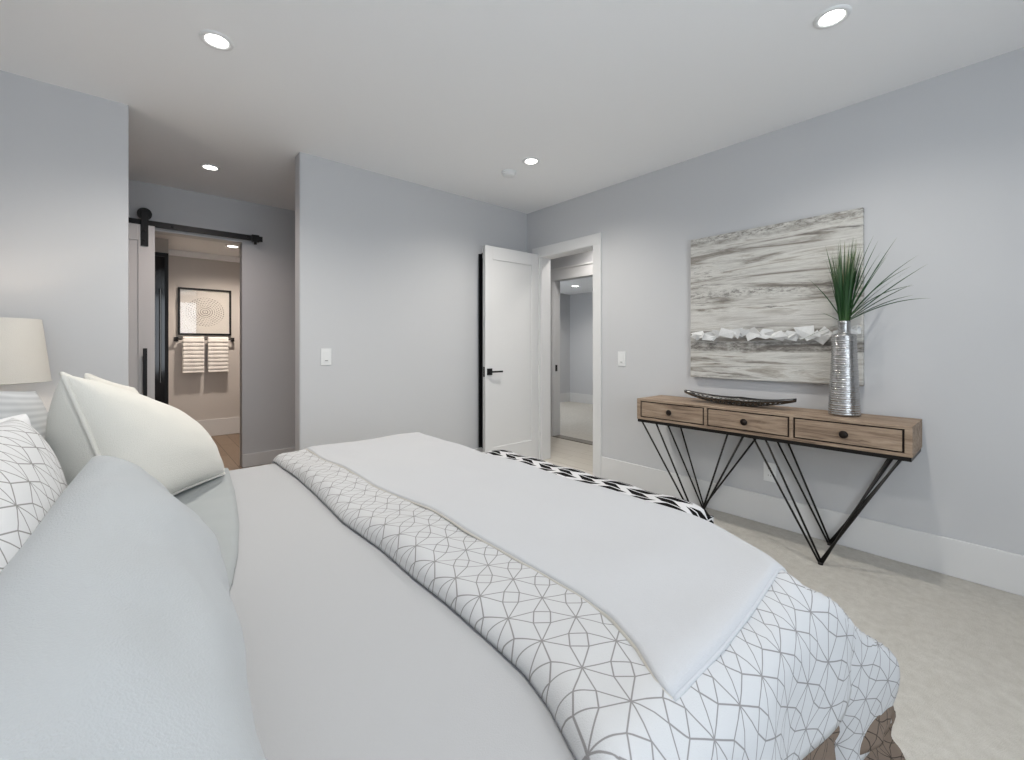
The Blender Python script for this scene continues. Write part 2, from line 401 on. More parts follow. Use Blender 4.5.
# hall and the room across it
HX2 = 4.0
struct('floor_hall', [((XW+.06, 1.2, -.05), (HX2+.05, 5.2, -.003))], M['hall_planks'])
struct('floor_room_beyond', [((HX2+.05, 2.0, -.05), (6.9, 6.1, 0))], M['carpet'])
struct('ceiling_hall', [((XW+.12, 1.2, H), (HX2+.1, 5.2, H+.05))], M['ceiling'])
struct('ceiling_room_beyond', [((HX2+.1, 2.0, 2.2), (6.9, 6.1, 2.25))], M['ceiling'])
O2a, O2b, O2z = 2.9, 3.80, 1.96
struct('wall_hall', [((HX2, 1.2, 0), (HX2+.1, O2a, H)), ((HX2, O2b, 0), (HX2+.1, 5.2, H)), ((HX2, O2a, O2z), (HX2+.1, O2b, H))], M['wall'])
struct('wall_hall_end', [((XW+.12, 5.1, 0), (HX2, 5.2, H))], M['wall'])
struct('wall_hall_start', [((XW+.12, 1.2, 0), (HX2, 1.3, H))], M['wall'])
struct('wall_hall_side', [((XW+.02, YB+.12, 0), (XW+.12, 5.2, H))], M['wall'])
struct('wall_room_beyond', [((6.8, 2.0, 0), (6.9, 6.1, 2.2)), ((HX2+.1, 6.0, 0), (6.8, 6.1, 2.2)), ((HX2+.1, 2.0, 0), (6.8, 2.1, 2.2))], M['wall'])
struct('baseboard_room_beyond', [((6.785, 2.1, 0), (6.8, 6.0, .18)), ((HX2+.1, 5.985, 0), (6.785, 6.0, .18))], M['trim'])
struct('trim_4', [((HX2-.016, O2b, 0), (HX2, O2b+.11, O2z)), ((HX2-.016, O2a-.11, 0), (HX2, O2a, O2z)), ((HX2-.016, O2a-.11, O2z), (HX2, O2b+.11, O2z+.13)),
                  ((HX2, O2b-.012, 0), (HX2+.11, O2b+.002, O2z)), ((HX2, O2a-.002, 0), (HX2+.11, O2a+.012, O2z)), ((HX2-.026, O2a-.12, O2z+.13), (HX2, O2b+.12, O2z+.15))], M['trim'], .002)
struct('trim_5', [((HX2-.02, O2a, -.002), (HX2+.11, O2b, .006))], plain('threshold_strip', rgb(120, 114, 104), .5))
sp_ = boxes('strike_plate', [((HX2+.02, O2b-.017, .82), (HX2+.055, O2b-.012, .9))], M['black'])
tag(sp_, 'black strike plate on the door jamb across the hall', 'strike plate')
# bathroom shell
BZ = 2.3
BY = 6.66
struct('ceiling_bathroom', [((-1.2, YF+.12, BZ), (2.2, BY+.1, BZ+.05))], M['ceiling'])
struct('wall_bathroom_back', [((-1.2, BY, 0), (2.2, BY+.1, BZ))], M['bath_wall'])
struct('wall_bathroom_sides', [((-1.2, YF+.12, 0), (-1.1, BY, BZ)), ((2.1, YF+.12, 0), (2.2, BY, BZ))], M['bath_wall'])
struct('baseboard_bathroom', [((-1.1, BY-.015, 0), (2.1, BY, .21))], M['trim'])
struct('trim_6', [((-1.1, BY-.05, BZ-.07), (2.1, BY, BZ))], M['ceiling'], .01)

# ------------------------------------------------------------------ hinged bedroom door (open)
hinge, free = Vector((3.04, 3.118)), Vector((2.390, 3.132))
d = (free-hinge); DL = d.length; ang = math.atan2(d.y, d.x)
dr = thing('bedroom_door', 'white single-panel shaker door standing open against the grey back wall', 'door', (hinge.x, hinge.y, 0), ang)
Z0, Z1 = .012, 2.05
bm = bmesh.new(); bx(bm, (0, -.012, Z0), (DL, .012, Z1))
for a, b in (((0, 0, Z0), (.085, 0, Z1)), ((DL-.085, 0, Z0), (DL, 0, Z1)), ((.085, 0, Z0), (DL-.085, 0, Z0+.2)), ((.085, 0, Z1-.12), (DL-.085, 0, Z1))):
    bx(bm, (a[0], -.02, a[2]), (b[0], .02, b[2]))
obj('door_leaf', bm, M['trim'], dr, bevel=.0015)
def lever(parent, x, z, side):
    bm = bmesh.new(); bx(bm, (x-.028, side*.020, z-.03), (x+.028, side*.030, z+.03)); r_ = obj('rosette', bm, M['black'], parent, bevel=.002)
    bm = bmesh.new(); tube(bm, [(x, side*.03, z), (x, side*.058, z)], .009); bx(bm, (x-.125, side*.05, z-.008), (x+.010, side*.064, z+.008))
    obj('lever_handle', bm, M['black'], parent, bevel=.002)
lever(dr, DL-.045, .905, 1)
lever(dr, DL-.045, .905, -1) if False else None
bm = bmesh.new(); bx(bm, (DL-.001, -.012, .86), (DL+.002, .012, .95)); obj('latch_plate', bm, M['black'], dr)
for z in (.25, 1.05, 1.8):
    bm = bmesh.new(); tube(bm, [(.0, .024, z-.045), (.0, .024, z+.045)], .005); obj('hinge', bm, M['trim'], dr)
# dark-framed panel added to stand in for the dark gap behind the door leaf
mi = thing('dark_gap_panel', 'tall black-framed panel standing in for the dark gap behind the open white door', 'stand_in_panel', (2.437, YB, 0))
bm = bmesh.new()
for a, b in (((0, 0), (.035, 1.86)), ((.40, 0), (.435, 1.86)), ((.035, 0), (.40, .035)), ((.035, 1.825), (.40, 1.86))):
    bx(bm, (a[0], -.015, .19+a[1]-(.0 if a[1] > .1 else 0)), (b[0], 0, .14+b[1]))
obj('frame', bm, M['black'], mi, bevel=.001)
box('stand_in_glass', (.035, -.008, .175), (.40, 0, 1.965), M['dark_glass'], mi)

# ------------------------------------------------------------------ switches and outlet
def plate(name, label, cat, loc, rotz, kind):
    """front faces local -y"""
    t = thing(name, label, cat, loc, rotz)
    bm = bmesh.new(); bx(bm, (-.037, -.006, -.06), (.037, 0, .06)); obj('cover_plate', bm, M['plate'], t, bevel=.002)
    if kind == 'switch':
        bm = bmesh.new(); bx(bm, (-.018, -.010, -.036), (.018, -.006, .036)); r_ = obj('rocker', bm, M['plate'], t, bevel=.001)
        bm = bmesh.new(); bx(bm, (-.010, -.012, -.030), (.010, -.0098, -.026)); obj('indicator', bm, M['slot'], t)
    else:
        for z in (-.023, .023):
            bm = bmesh.new(); lathe(bm, [(.0165, -.006), (.0165, -.0095)], (0, 0, z), 20, 'y'); s_ = obj('socket', bm, M['plate'], t)
            bm = bmesh.new()
            for x in (-.007, .007): bx(bm, (x-.001, -.0102, z-.002), (x+.001, -.0094, z+.008))
            obj('slots', bm, M['slot'], s_)
plate('light_switch', 'white light switch on the grey wall beside the closet passage', 'light switch', (1.058, YB, 1.06), 0, 'switch')
plate('light_switch', 'white light switch on the right wall between doorway and console table', 'light switch', (XW, 2.126, 1.033), -PI/2, 'switch')
plate('wall_outlet', 'white wall outlet above the baseboard behind the console table legs', 'outlet', (XW, 1.012, .335), -PI/2, 'outlet')

# ------------------------------------------------------------------ ceiling lights
def downlight(label, x, y, z, energy, col=(1, .95, .87), r=.043, grp='recessed ceiling downlights', blend=.9, size=2.6):
    t = thing('recessed_downlight', label, 'ceiling light', (x, y, z), 0, grp)
    bm = bmesh.new(); lathe(bm, [(r, .002), (r, -.004), (r+.008, -.008), (r+.020, -.006), (r+.023, 0)], (0, 0, 0), 40, cap=False); obj('trim_ring', bm, M['plate'], t, smooth=True)
    bm = bmesh.new(); lathe(bm, [(r, -.003), (r*.6, -.0045), (.001, -.005)], (0, 0, 0), 40, cap=False); obj('lens', bm, M['led'], t, smooth=True)
    light('lamp', 'SPOT', (0, 0, -.02), energy, col, t, spot_size=size, spot_blend=blend, shadow_soft_size=r*.9)
EB = 42
downlight('recessed downlight over the bed, upper left of the ceiling', .28, 2.325, H, EB*1.55)
downlight('recessed downlight nearest the right wall above the console table', 2.18, .489, H, EB*.8)
downlight('recessed downlight near the smoke detector by the doorway corner', 2.207, 2.323, H, EB*1.35)
downlight('recessed downlight in the passage ceiling before the sliding door', .44, 4.004, H, 34, (1, .84, .77))
downlight('recessed downlight above the head of the bed, out of the frame', .28, .489, H, EB*.9)
downlight('small recessed downlight in the bathroom ceiling beyond the sliding door', .871, 5.95, BZ, 85, (1, .86, .74), .05)
downlight('recessed downlight in the ceiling of the room across the hall', 5.88, 5.06, 2.2, 45, (1, .96, .9), .06)
downlight('recessed downlight in the hall ceiling outside the bedroom door, hidden from view', 3.6, 2.9, H, 55, (1, .95, .9), .06)
sd = thing('smoke_detector', 'round white smoke detector on the ceiling near the doorway corner', 'smoke detector', (2.216, 2.583, H))
bm = bmesh.new(); lathe(bm, [(.058, 0), (.058, -.012), (.052, -.014)], seg=40, cap=True); obj('base', bm, M['plate'], sd, smooth=False)
bm = bmesh.new(); lathe(bm, [(.050, -.013), (.050, -.022), (.044, -.032), (.03, -.036), (.001, -.037)], seg=40, cap=False); obj('cover', bm, M['plate'], sd, smooth=True)

# ------------------------------------------------------------------ sliding barn door and its rail
bdx0, bdx1, bdy = -.78, .133, 4.68
bd = thing('sliding_barn_door', 'white shaker sliding door hanging from the black rail, mostly behind the wall', 'sliding door', (0, bdy, 0))
bm = bmesh.new(); bx(bm, (bdx0, -.010, .02), (bdx1, .016, 2.13))
for a, b in (((bdx0, .02), (bdx0+.11, 2.13)), ((bdx1-.105, .02), (bdx1, 2.13)), ((bdx0+.11, .02), (bdx1-.105, .2)), ((bdx0+.11, 2.0), (bdx1-.105, 2.13))):
    bx(bm, (a[0], -.02, a[1]), (b[0], .02, b[1]))
obj('door_panel', bm, M['trim'], bd, bevel=.002)
for sx in (bdx0+.09, .068):
    bm = bmesh.new(); bx(bm, (sx-.024, -.030, 1.955), (sx+.024, -.021, 2.235)); h_ = obj('hanger_strap', bm, M['black'], bd, bevel=.003)
    for z in (2.00, 2.08):
        bm = bmesh.new(); lathe(bm, [(.009, -.030), (.009, -.037), (.004, -.039)], (sx, 0, z), 8, 'y'); obj('bolt', bm, M['black'], h_)
    bm = bmesh.new(); lathe(bm, [(.048, -.02), (.048, -.012), (.038, -.009), (.038, -.001), (.048, .002), (.048, .010)], (sx, 0, 2.223), 28, 'y'); obj('roller_wheel', bm, M['black'], bd)
bm = bmesh.new(); bx(bm, (.058, -.062, .73), (.084, -.048, 1.12)); bx(bm, (.062, -.05, .77), (.080, -.019, .80)); bx(bm, (.062, -.05, 1.05), (.080, -.019, 1.08))
obj('pull_handle', bm, M['black'], bd, bevel=.002)
rl = thing('barn_door_rail', 'long black steel rail with stops mounted above the sliding door opening', 'rail', (0, bdy-.005, 0))
box('rail_bar', (-1.0, -.004, 2.125), (.925, .004, 2.175), M['black'], rl, .001)
for x in (-.8, -.3, .25, .80):
    bm = bmesh.new(); tube(bm, [(x, .004, 2.15), (x, YF-bdy+.005, 2.15)], .011, 10); obj('standoff', bm, M['black'], rl)
    bm = bmesh.new(); lathe(bm, [(.012, -.004), (.012, -.012), (.006, -.014)], (x, 0, 2.15), 8, 'y'); obj('bolt', bm, M['black'], rl)
for x in (.865,):
    bm = bmesh.new(); bx(bm, (x-.03, -.018, 2.118), (x+.03, .012, 2.182)); tube(bm, [(x, -.002, 2.118), (x, -.002, 2.095)], .012, 10); obj('end_stop', bm, M['black'], rl, bevel=.002)

# ------------------------------------------------------------------ bathroom things
art = thing('framed_print', 'black-framed print of concentric brushed rings on the bathroom wall', 'framed art', (.68, BY, 1.565))
aw, ah = .275, .29
bm = bmesh.new()
for a, b in (((-aw, -ah), (-aw+.022, ah)), ((aw-.022, -ah), (aw, ah)), ((-aw+.022, -ah), (aw-.022, -ah+.022)), ((-aw+.022, ah-.022), (aw-.022, ah))):
    bx(bm, (a[0], -.03, a[1]), (b[0], 0, b[1]))
obj('frame', bm, M['black'], art)
box('mat_board', (-aw+.022, -.014, -ah+.022), (aw-.022, -.002, ah-.022), M['ringprint'], art)
box('glass_pane', (-aw+.022, -.021, -ah+.022), (aw-.022, -.019, ah-.022), M['glass'], art)
tb = thing('towel_rail', 'black towel bar on the bathroom wall under the framed print', 'towel bar', (.68, BY, 1.222))
bm = bmesh.new(); tube(bm, [(-.30, -.07, 0), (.30, -.07, 0)], .009, 12); obj('bar', bm, M['black'], tb)
for x in (-.29, .29):
    bm = bmesh.new(); bx(bm, (x-.022, -.012, -.025), (x+.022, 0, .025)); bx(bm, (x-.012, -.075, -.012), (x+.012, -.012, .012)); obj('mount', bm, M['black'], tb, bevel=.002)
def make_towel(x, label):
    bm = bmesh.new(); rows = []
    n = 120; wd = .108
    path = []
    for i in range(n+1):                       # front bottom -> over the bar -> back bottom
        s = i/n; Lf = .41; Lb = .36; Lr = PI*.026; T = Lf+Lr+Lb; q = s*T
        if q < Lf: y, z = -.026, -Lf+q
        elif q < Lf+Lr: a = (q-Lf)/Lr*PI; y, z = -.026*math.cos(a), .026*math.sin(a)
        else: y, z = .026, -(q-Lf-Lr)
        path.append((y, z))
    for (y, z) in path:
        rib = .008*abs(math.sin(z*PI/.048)) if y < 0 and z < -.01 else 0
        rows.append([bm.verts.new((xx*wd, y-rib+(.003*math.sin(xx*5+z*9) if z < 0 else 0), z)) for xx in [k/6-1 for k in range(13)]])
    for a, b in zip(rows, rows[1:]):
        for k in range(12): bm.faces.new((a[k], a[k+1], b[k+1], b[k]))
    o = obj('hand_towel', bm, M['towel'], None, smooth=True, loc=(x, BY-.07, 1.222))
    s = o.modifiers.new('thick', 'SOLIDIFY'); s.thickness = .014; s.offset = 0
    tag(o, label, 'towel', 'hand towels on the bathroom towel bar')
make_towel(.553, 'ribbed white hand towel, left one on the black bathroom towel bar')
make_towel(.805, 'ribbed white hand towel, right one on the black bathroom towel bar')
sh = thing('shower_screen', 'black-framed dark glass shower screen at the left inside the bathroom', 'shower screen', (0, 6.0, 0))
boxes('frame', [((.255, -.02, .0), (.285, .02, 2.14)), ((-.6, -.02, .0), (-.57, .02, 2.14)), ((-.57, -.02, 2.10), (.255, .02, 2.14)), ((-.57, -.02, 0), (.255, .02, .04))], M['black'], sh)
box('glass_pane', (-.57, -.004, .04), (.255, .004, 2.10), M['dark_glass'], sh)
bm = bmesh.new(); tube(bm, [(.215, -.05, .75), (.215, -.05, 1.75)], .008, 10); tube(bm, [(.215, -.05, .8), (.215, 0, .8)], .006, 8); tube(bm, [(.215, -.05, 1.7), (.215, 0, 1.7)], .006, 8)
obj('handle', bm, M['tray'], sh)
struct('wall_bathroom_shower', [((-.0, 6.02, 0), (.285, BY, BZ))], M['bath_wall'])

# ------------------------------------------------------------------ console table
TZ, TXF, TXB, TY0, TY1 = .765, 2.712, 3.042, .301, 1.758
ct = thing('console_table', 'weathered wood console table with three drawers and black hairpin legs', 'console table', (0, 0, 0))
th = .018; zb = TZ-.145
# carcass: top, bottom, ends, dividers, back
n3 = (TY1-TY0-2*.03-2*.022)/3
ys = [TY0+.03+i*(n3+.022) for i in range(3)]
L = [((TXF, TY0, TZ-.016), (TXB, TY1, TZ)), ((TXF, TY0, zb), (TXB, TY1, zb+.016)), ((TXF, TY0, zb+.016), (TXB, TY0+.028, TZ-.016)), ((TXF, TY1-.028, zb+.016), (TXB, TY1, TZ-.016)),
     ((TXB-.012, TY0+.028, zb+.016), (TXB, TY1-.028, TZ-.016))]
for i in (0, 1):
    yy = ys[i]+n3; L.append(((TXF, yy+.002, zb+.016), (TXB-.012, yy+.020, TZ-.016)))
boxes('cabinet_body', L, M['wood'], ct, .002)
box('drawer_shadow_gap', (TXF+.016, TY0+.028, zb+.016), (TXF+.018, TY1-.028, TZ-.016), M['wood_dark'], ct)
for i, y in enumerate(ys):
    g = .007
    dw = box('drawer', (TXF+.001, y+g, zb+.016+g), (TXF+.014, y+n3-g, TZ-.016-g), M['wood'], ct, .002)
    bm = bmesh.new(); lathe(bm, [(.006, .002), (.006, -.014), (.016, -.016), (.020, -.022), (.016, -.028), (.001, -.030)], (TXF, y+n3/2, (zb+TZ)/2), 20, 'x')
    obj('knob', bm, M['knob'], dw, smooth=True)
zf = zb-.02
boxes('metal_frame', [((TXF+.004, TY0+.004, zf), (TXF+.024, TY1-.004, zb)), ((TXB-.024, TY0+.004, zf), (TXB-.004, TY1-.004, zb)),
                      ((TXF+.024, TY0+.004, zf), (TXB-.024, TY0+.024, zb)), ((TXF+.024, TY1-.024, zf), (TXB-.024, TY1-.004, zb))], M['iron'], ct)
for (fyf, fyb, ends) in ((1.315, 1.415, ((1.725, 1.615), (1.135, 1.045))), (.655, .685, ((.99, .925), (.385, .345)))):
    for fx, top, fy in ((2.695, TXF+.014, fyf), (3.005, TXB-.014, fyb)):
        fx2 = min(max(fx, TXF-.01), XW-.03)
        bm = bmesh.new(); lathe(bm, [(.012, 0), (.012, .006), (.009, .012)], (fx2, fy, 0), 12)
        for pr in ends:
            for k, ty in enumerate(pr):
                o_ = (-.006 if (k == 0) else .006)*(1 if pr is ends[0] else -1)
                tube(bm, [(fx2, fy-o_, .007), (top, ty, zf+.004)], .0058, 8)
        obj('hairpin_leg', bm, M['iron'], ct, smooth=True)

# vase
va = thing('silver_vase', 'tall tapered hammered silver vase at the right of the console table', 'vase', (2.885, .593, TZ))
prof = [(.001, .001), (.066, .001), (.070, .006)]
N = 34
for i in range(N+1):
    z = .012+(.425-.012)*i/N; r = .070-(.018)*(z/.425)
    q_ = .0012+.0014*((i*7) % 5)/4; prof += [(r+q_, z-.0035), (r+q_, z+.001), (r-.0012, z+.004)]
prof += [(.052, .434), (.030, .440), (.0275, .446), (.0275, .5), (.030, .508), (.024, .508), (.0225, .45)]
bm = bmesh.new(); lathe(bm, prof, seg=56, cap=False); obj('body', bm, M['silver'], va, smooth=True)
# grass in the vase
gr = thing('artificial_grass_plant', 'tall green grass plant with arching blades standing in the silver vase', 'plant', (2.885, .593, TZ+.46))
def blade(bm, uvl, base, yaw, lean, L, wid, curve, n=12):
    """strap leaf: rises, leans towards yaw and droops with curve"""
    p = Vector(base); ang = lean; pts = [p.copy()]; h = L/n
    for i in range(n):
        ang += curve*h*(1+1.5*i/n)
        p = p+Vector((math.cos(yaw)*math.sin(ang), math.sin(yaw)*math.sin(ang), math.cos(ang)))*h; p.x = min(p.x, .118-.02*(i % 2)*0); pts.append(p.copy())
    tw = random.uniform(0, PI); side0 = Vector((-math.sin(yaw), math.cos(yaw), 0))
    prev = None
    for i, q in enumerate(pts):
        s = i/n; wv = wid*(0.55+.9*s if s < .3 else .82*(1-((s-.3)/.7)**2.2))+.0003
        tw2 = tw+s*1.2; dirn = (pts[min(i+1, n)]-pts[max(i-1, 0)]).normalized(); nn = side0.cross(dirn)
        sd_ = side0*math.cos(tw2)+nn*math.sin(tw2); fold = sd_.cross(dirn)*wv*.35
        row = [bm.verts.new(q-sd_*wv+fold), bm.verts.new(q), bm.verts.new(q+sd_*wv+fold)]
        if prev:
            for k in (0, 1):
                f = bm.faces.new((prev[k], prev[k+1], row[k+1], row[k]))
                for lp in f.loops: lp[uvl].uv = (0, s if lp.vert in row else (i-1)/n)
        prev = row
bm = bmesh.new(); uvl = bm.loops.layers.uv.new()
side = math.atan2(-1, .05)           # direction that runs along the table toward the viewer's right
rnd = random.Random(3)
for i in range(120):
    yaw = rnd.uniform(0, 2*PI); r0 = rnd.uniform(0, .018)
    base = (math.cos(yaw)*r0, math.sin(yaw)*r0, 0)
    blade(bm, uvl, base, yaw, rnd.uniform(.02, .13), rnd.uniform(.30, .50), rnd.uniform(.0028, .0048), rnd.uniform(0, .35))
for yaw, lean, L_, cv in ((side+.1, .38, .47, .30), (side-.1, .30, .46, .35), (side+.3, .42, .44, .2), (side+.05, .62, .42, .6), (side, .85, .38, .5), (side+.2, .9, .36, .9), (side+.05, .78, .50, .25), (side-.05, .95, .42, 1.1), (side+.15, .55, .52, .5), (side-.1, .42, .55, .15),
                          (side-.2, .60, .40, 1.6), (side+.1, .25, .52, .2), (side, .5, .45, .9), (side+PI, .42, .36, .6), (side+PI, .9, .14, 1.2), (side+PI+.3, 1.9, .25, .6)):
    blade(bm, uvl, (0, 0, .035), yaw, lean, L_*.86, .003, cv)
obj('grass_blades', bm, M['grass'], gr, smooth=True)
bm = bmesh.new(); uvl = bm.loops.layers.uv.new()
for i in range(20):
    yaw = rnd.uniform(0, 2*PI)
    blade(bm, uvl, (0, 0, .03), yaw, rnd.uniform(.02, .16), rnd.uniform(.34, .44), .0024, .1)
po_ = obj('dry_blades', bm, M['grass_pale'], gr, smooth=True); po_['label'] = 'pale dried blades'

# perforated boat tray
bm = bmesh.new(); n, m = 48, 12; grid = []
TL, TW = .335, .085
for i in range(n+1):
    u = -1+2*i/n; wdt = TW*(1-abs(u)**2.4)**.75+.006
    row = []
    for j in range(m+1):
        v = -1+2*j/m; z = .012+.050*abs(u)**2.2+.042*abs(v)**2.4*(1-.55*abs(u))
        row.append(bm.verts.new((v*wdt, u*TL, z)))
    grid.append(row)
for i in range(n):
    for j in range(m):
        hole = (i % 2 == (j//2) % 2) and j in (0, 1, 2, 3, 8, 9, 10, 11) and (j not in (0, 11)) and 3 < i < n-4
        if not hole: bm.faces.new((grid[i][j], grid[i+1][j], grid[i+1][j+1], grid[i][j+1]))
tr = obj('decor_tray', bm, M['tray'], None, smooth=True, loc=(2.875, 1.15, TZ-.010))
s = tr.modifiers.new('thick', 'SOLIDIFY'); s.thickness = .0035; s.offset = 0
tr.rotation_euler = (0, 0, 0)
tag(tr, 'long dark boat-shaped perforated metal tray on the console table', 'tray')

# ------------------------------------------------------------------ painting
PY0, PY1, PZ0, PZ1, PX = .537, 1.517, .917, 1.90, XW-.038
pc = thing('canvas_painting', 'large abstract grey and white layered canvas on the wall above the console', 'painting', (PX, (PY0+PY1)/2, (PZ0+PZ1)/2))
hw, hh = (PY1-PY0)/2, (PZ1-PZ0)/2
bm = bmesh.new(); bx(bm, (0, -hw, -hh), (.034, hw, hh)); obj('canvas', bm, M['painting'], pc, bevel=.002)
bm = bmesh.new(); rs = random.Random(11); y = -hw+.01
while y < hw-.02:
    wv = rs.uniform(.035, .085); zc = -.197+rs.uniform(-.012, .012)+.012*math.sin(y*9)
    k = rs.choice((3, 4, 4, 5)); a0 = rs.uniform(0, PI); pts = []
    for q in range(k):
        a = a0+2*PI*q/k+rs.uniform(-.3, .3); rr = wv*rs.uniform(.6, 1.0)
        pts.append(bm.verts.new((-.003-rs.uniform(0, .034), min(hw-.005, max(-hw+.005, y+math.cos(a)*rr)), zc+math.sin(a)*rr*.72)))
    bm.faces.new(pts); y += wv*rs.uniform(.35, .8)
so = obj('foil_shards', bm, M['shard'], pc); so['label'] = 'band of raised white foil shards'
s = so.modifiers.new('thick', 'SOLIDIFY'); s.thickness = .002

# ------------------------------------------------------------------ bench at the foot of the bed
be = thing('bench', 'low upholstered bench in black and white woven pattern at the bed foot', 'bench', (0, 0, 0))
bx0, bx1, by0, by1, bz1 = 1.42, 1.71, .765, 2.07, .522
bm = bmesh.new(); uvl = bm.loops.layers.uv.new()
nx, ny = 14, 60
def cush(u, v):
    x = bx0+(bx1-bx0)*u; y = by0+(by1-by0)*v
    e = (1-abs(2*u-1)**5)*(1-abs(2*v-1)**18)
    return Vector((x, y, bz1-.045+.045*max(e, 0)**.5+.004*math.sin(y*23)))
top = [[bm.verts.new(cush(i/nx, j/ny)) for j in range(ny+1)] for i in range(nx+1)]
for i in range(nx):
    for j in range(ny):
        f = bm.faces.new((top[i][j], top[i+1][j], top[i+1][j+1], top[i][j+1]))
        for lp in f.loops: lp[uvl].uv = (lp.vert.co.y, lp.vert.co.x)
loop = [top[i][0] for i in range(nx+1)]+[top[nx][j] for j in range(1, ny+1)]+[top[i][ny] for i in range(nx-1, -1, -1)]+[top[0][j] for j in range(ny-1, 0, -1)]
low = [bm.verts.new((v.co.x, v.co.y, .30)) for v in loop]; K = len(loop)
for i in range(K):
    f = bm.faces.new((loop[i], low[i], low[(i+1) % K], loop[(i+1) % K]))
    for lp in f.loops: lp[uvl].uv = (lp.vert.co.y+lp.vert.co.x, lp.vert.co.z)
bm.faces.new(low[::-1])
obj('cushion', bm, M['bench'], be, smooth=True)
box('apron', (bx0+.02, by0+.02, .26), (bx1-.02, by1-.02, .30), M['black'], be)
for x in (bx0+.045, bx1-.045):
    for y in (by0+.05, by1-.05):
        bm = bmesh.new(); tube(bm, [(x, y, 0), (x, y, .26)], [.013, .02], 12); obj('leg', bm, M['black'], be)

# ------------------------------------------------------------------ bed
BX0, X1, Y0, Y1, BZT = -.86, 1.19, .355, 2.195, .606
bed = thing('bed', 'king bed with dark base under white bedding, headboard out of frame', 'bed', (0, 0, 0))
box('mattress', (BX0, Y0+.045, .34), (X1-.09, Y1-.03, .565), M['white_pillow'], bed, .04)
box('bed_base', (BX0, Y0+.06, .12), (X1-.10, Y1-.04, .34), M['upholstery'], bed, .01)
for x in (BX0+.08, X1-.16):
    for y in (Y0+.1, Y1-.1):
        bm = bmesh.new(); tube(bm, [(x, y, 0), (x, y, .12)], [.02, .028], 12); obj('leg', bm, M['night_wood'], bed)
box('headboard', (-.945, Y0-.02, .0), (BX0, Y1+.02, 1.02), M['upholstery'], bed, .02)

R0 = .065
def arc(d, r, flare):
    if d <= 0: return 0.0, 0.0
    a = d/r
    if a < PI/2: return r*math.sin(a), r*(1-math.cos(a))
    e = d-r*PI/2; return r+e*flare, r+e
def drape(s, t, off, flare=.12, corner=.50, wave=.010):
    X1_ = X1-.18*min(1, max(0, (Y0+.30-t)/.36))**2; dx, dn, df = s-X1_, Y0-t, t-Y1; r = R0+off
    ox, zx = arc(dx, r, flare); on, zn = arc(dn, r, flare*.3); of, zf_ = arc(df, r, flare)
    zs = max(zn, zf_); e = .015 if min(zx, zs) > 0 else 0
    e *= min(1, min(zx, zs)/.08)
    drop = .5*(zx+zs+math.sqrt((zx-zs)**2+e*e))-.16*min(zx, zs)
    ds = max(dn, df); m_ = .5*(dx+ds-math.sqrt((dx-ds)**2+.006))
    k = 1.72*corner*max(0, m_)**1.2
    wx = wave*math.sin(t*17+1.3)*min(1, max(0, zx-.05)/.2); wy = wave*math.sin(s*19+.7)*min(1, max(0, max(zn, zf_)-.05)/.2)
    x = min(s, X1_)+ox+k*1.15+wx
    y = min(max(t, Y0), Y1)-on+of
    if dn > 0: y -= k*.30+wy
    if df > 0: y += k*.45+wy
    return Vector((x, y, BZT+off-drop))
def interp(tab, y):
    if y <= tab[0][0]: return tab[0][1]
    for (a, b), (c, d_) in zip(tab, tab[1:]):
        if y <= c:
            f = (y-a)/(c-a); f = f*f*(3-2*f) if False else f
            return b+(d_-b)*f
    return tab[-1][1]
def cloth(name, fn, ns, nt, m, thick, parent=None, solid=True):
    bm = bmesh.new(); uvl = bm.loops.layers.uv.new(); g = []; uv = {}
    for i in range(ns+1):
        row = []
        for j in range(nt+1):
            p, q = fn(i/ns, j/nt); v = bm.verts.new(p); uv[v] = q; row.append(v)
        g.append(row)
    for i in range(ns):
        for j in range(nt):
            f = bm.faces.new((g[i][j], g[i+1][j], g[i+1][j+1], g[i][j+1]))
            for lp in f.loops: lp[uvl].uv = uv[lp.vert]
    o = obj(name, bm, m, parent, smooth=True)
    if solid:
        s = o.modifiers.new('thick', 'SOLIDIFY'); s.thickness = thick; s.offset = 0
    return o
def nz(x, y, sc, seed=0): return noise.noise(Vector((x*sc, y*sc, seed)))
# white duvet under everything
def f_duvet(u, v):
    s = BX0+.02+(X1-.05-BX0)*u; t = Y0-.36+(Y1-Y0+.72)*v
    p = drape(s, t, -.012, wave=.006)
    if p.z > .6:
        p.z += .009*nz(s, t, 3.1, 1)+.006*nz(s*1.0, t*2.4, 5, 2)+.007*max(0, 1-2.2*abs(nz(s*1.8-t*.5, t*.7, 4.5, 31)))**3
        p.z += .010*math.exp(-((s-.26-.10*(t-.5))/.018)**2)*max(0, 1-abs(t-.75)/.35)
    return p, (s, t)
tag(cloth('duvet', f_duvet, 110, 130, M['duvet'], .02), 'plain smooth white duvet covering the middle of the bed', 'duvet')
# pale sheet folded near the pillows
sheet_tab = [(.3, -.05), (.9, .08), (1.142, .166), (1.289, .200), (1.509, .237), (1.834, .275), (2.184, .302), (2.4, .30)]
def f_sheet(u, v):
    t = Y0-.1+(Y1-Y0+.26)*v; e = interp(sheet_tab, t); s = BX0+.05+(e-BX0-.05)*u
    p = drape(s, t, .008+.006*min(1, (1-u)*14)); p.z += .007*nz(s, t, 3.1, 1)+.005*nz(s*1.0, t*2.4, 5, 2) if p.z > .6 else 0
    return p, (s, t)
tag(cloth('flat_sheet', f_sheet, 50, 80, M['sheet'], .006), 'pale grey flat sheet folded over the duvet beside the pillows', 'sheet')
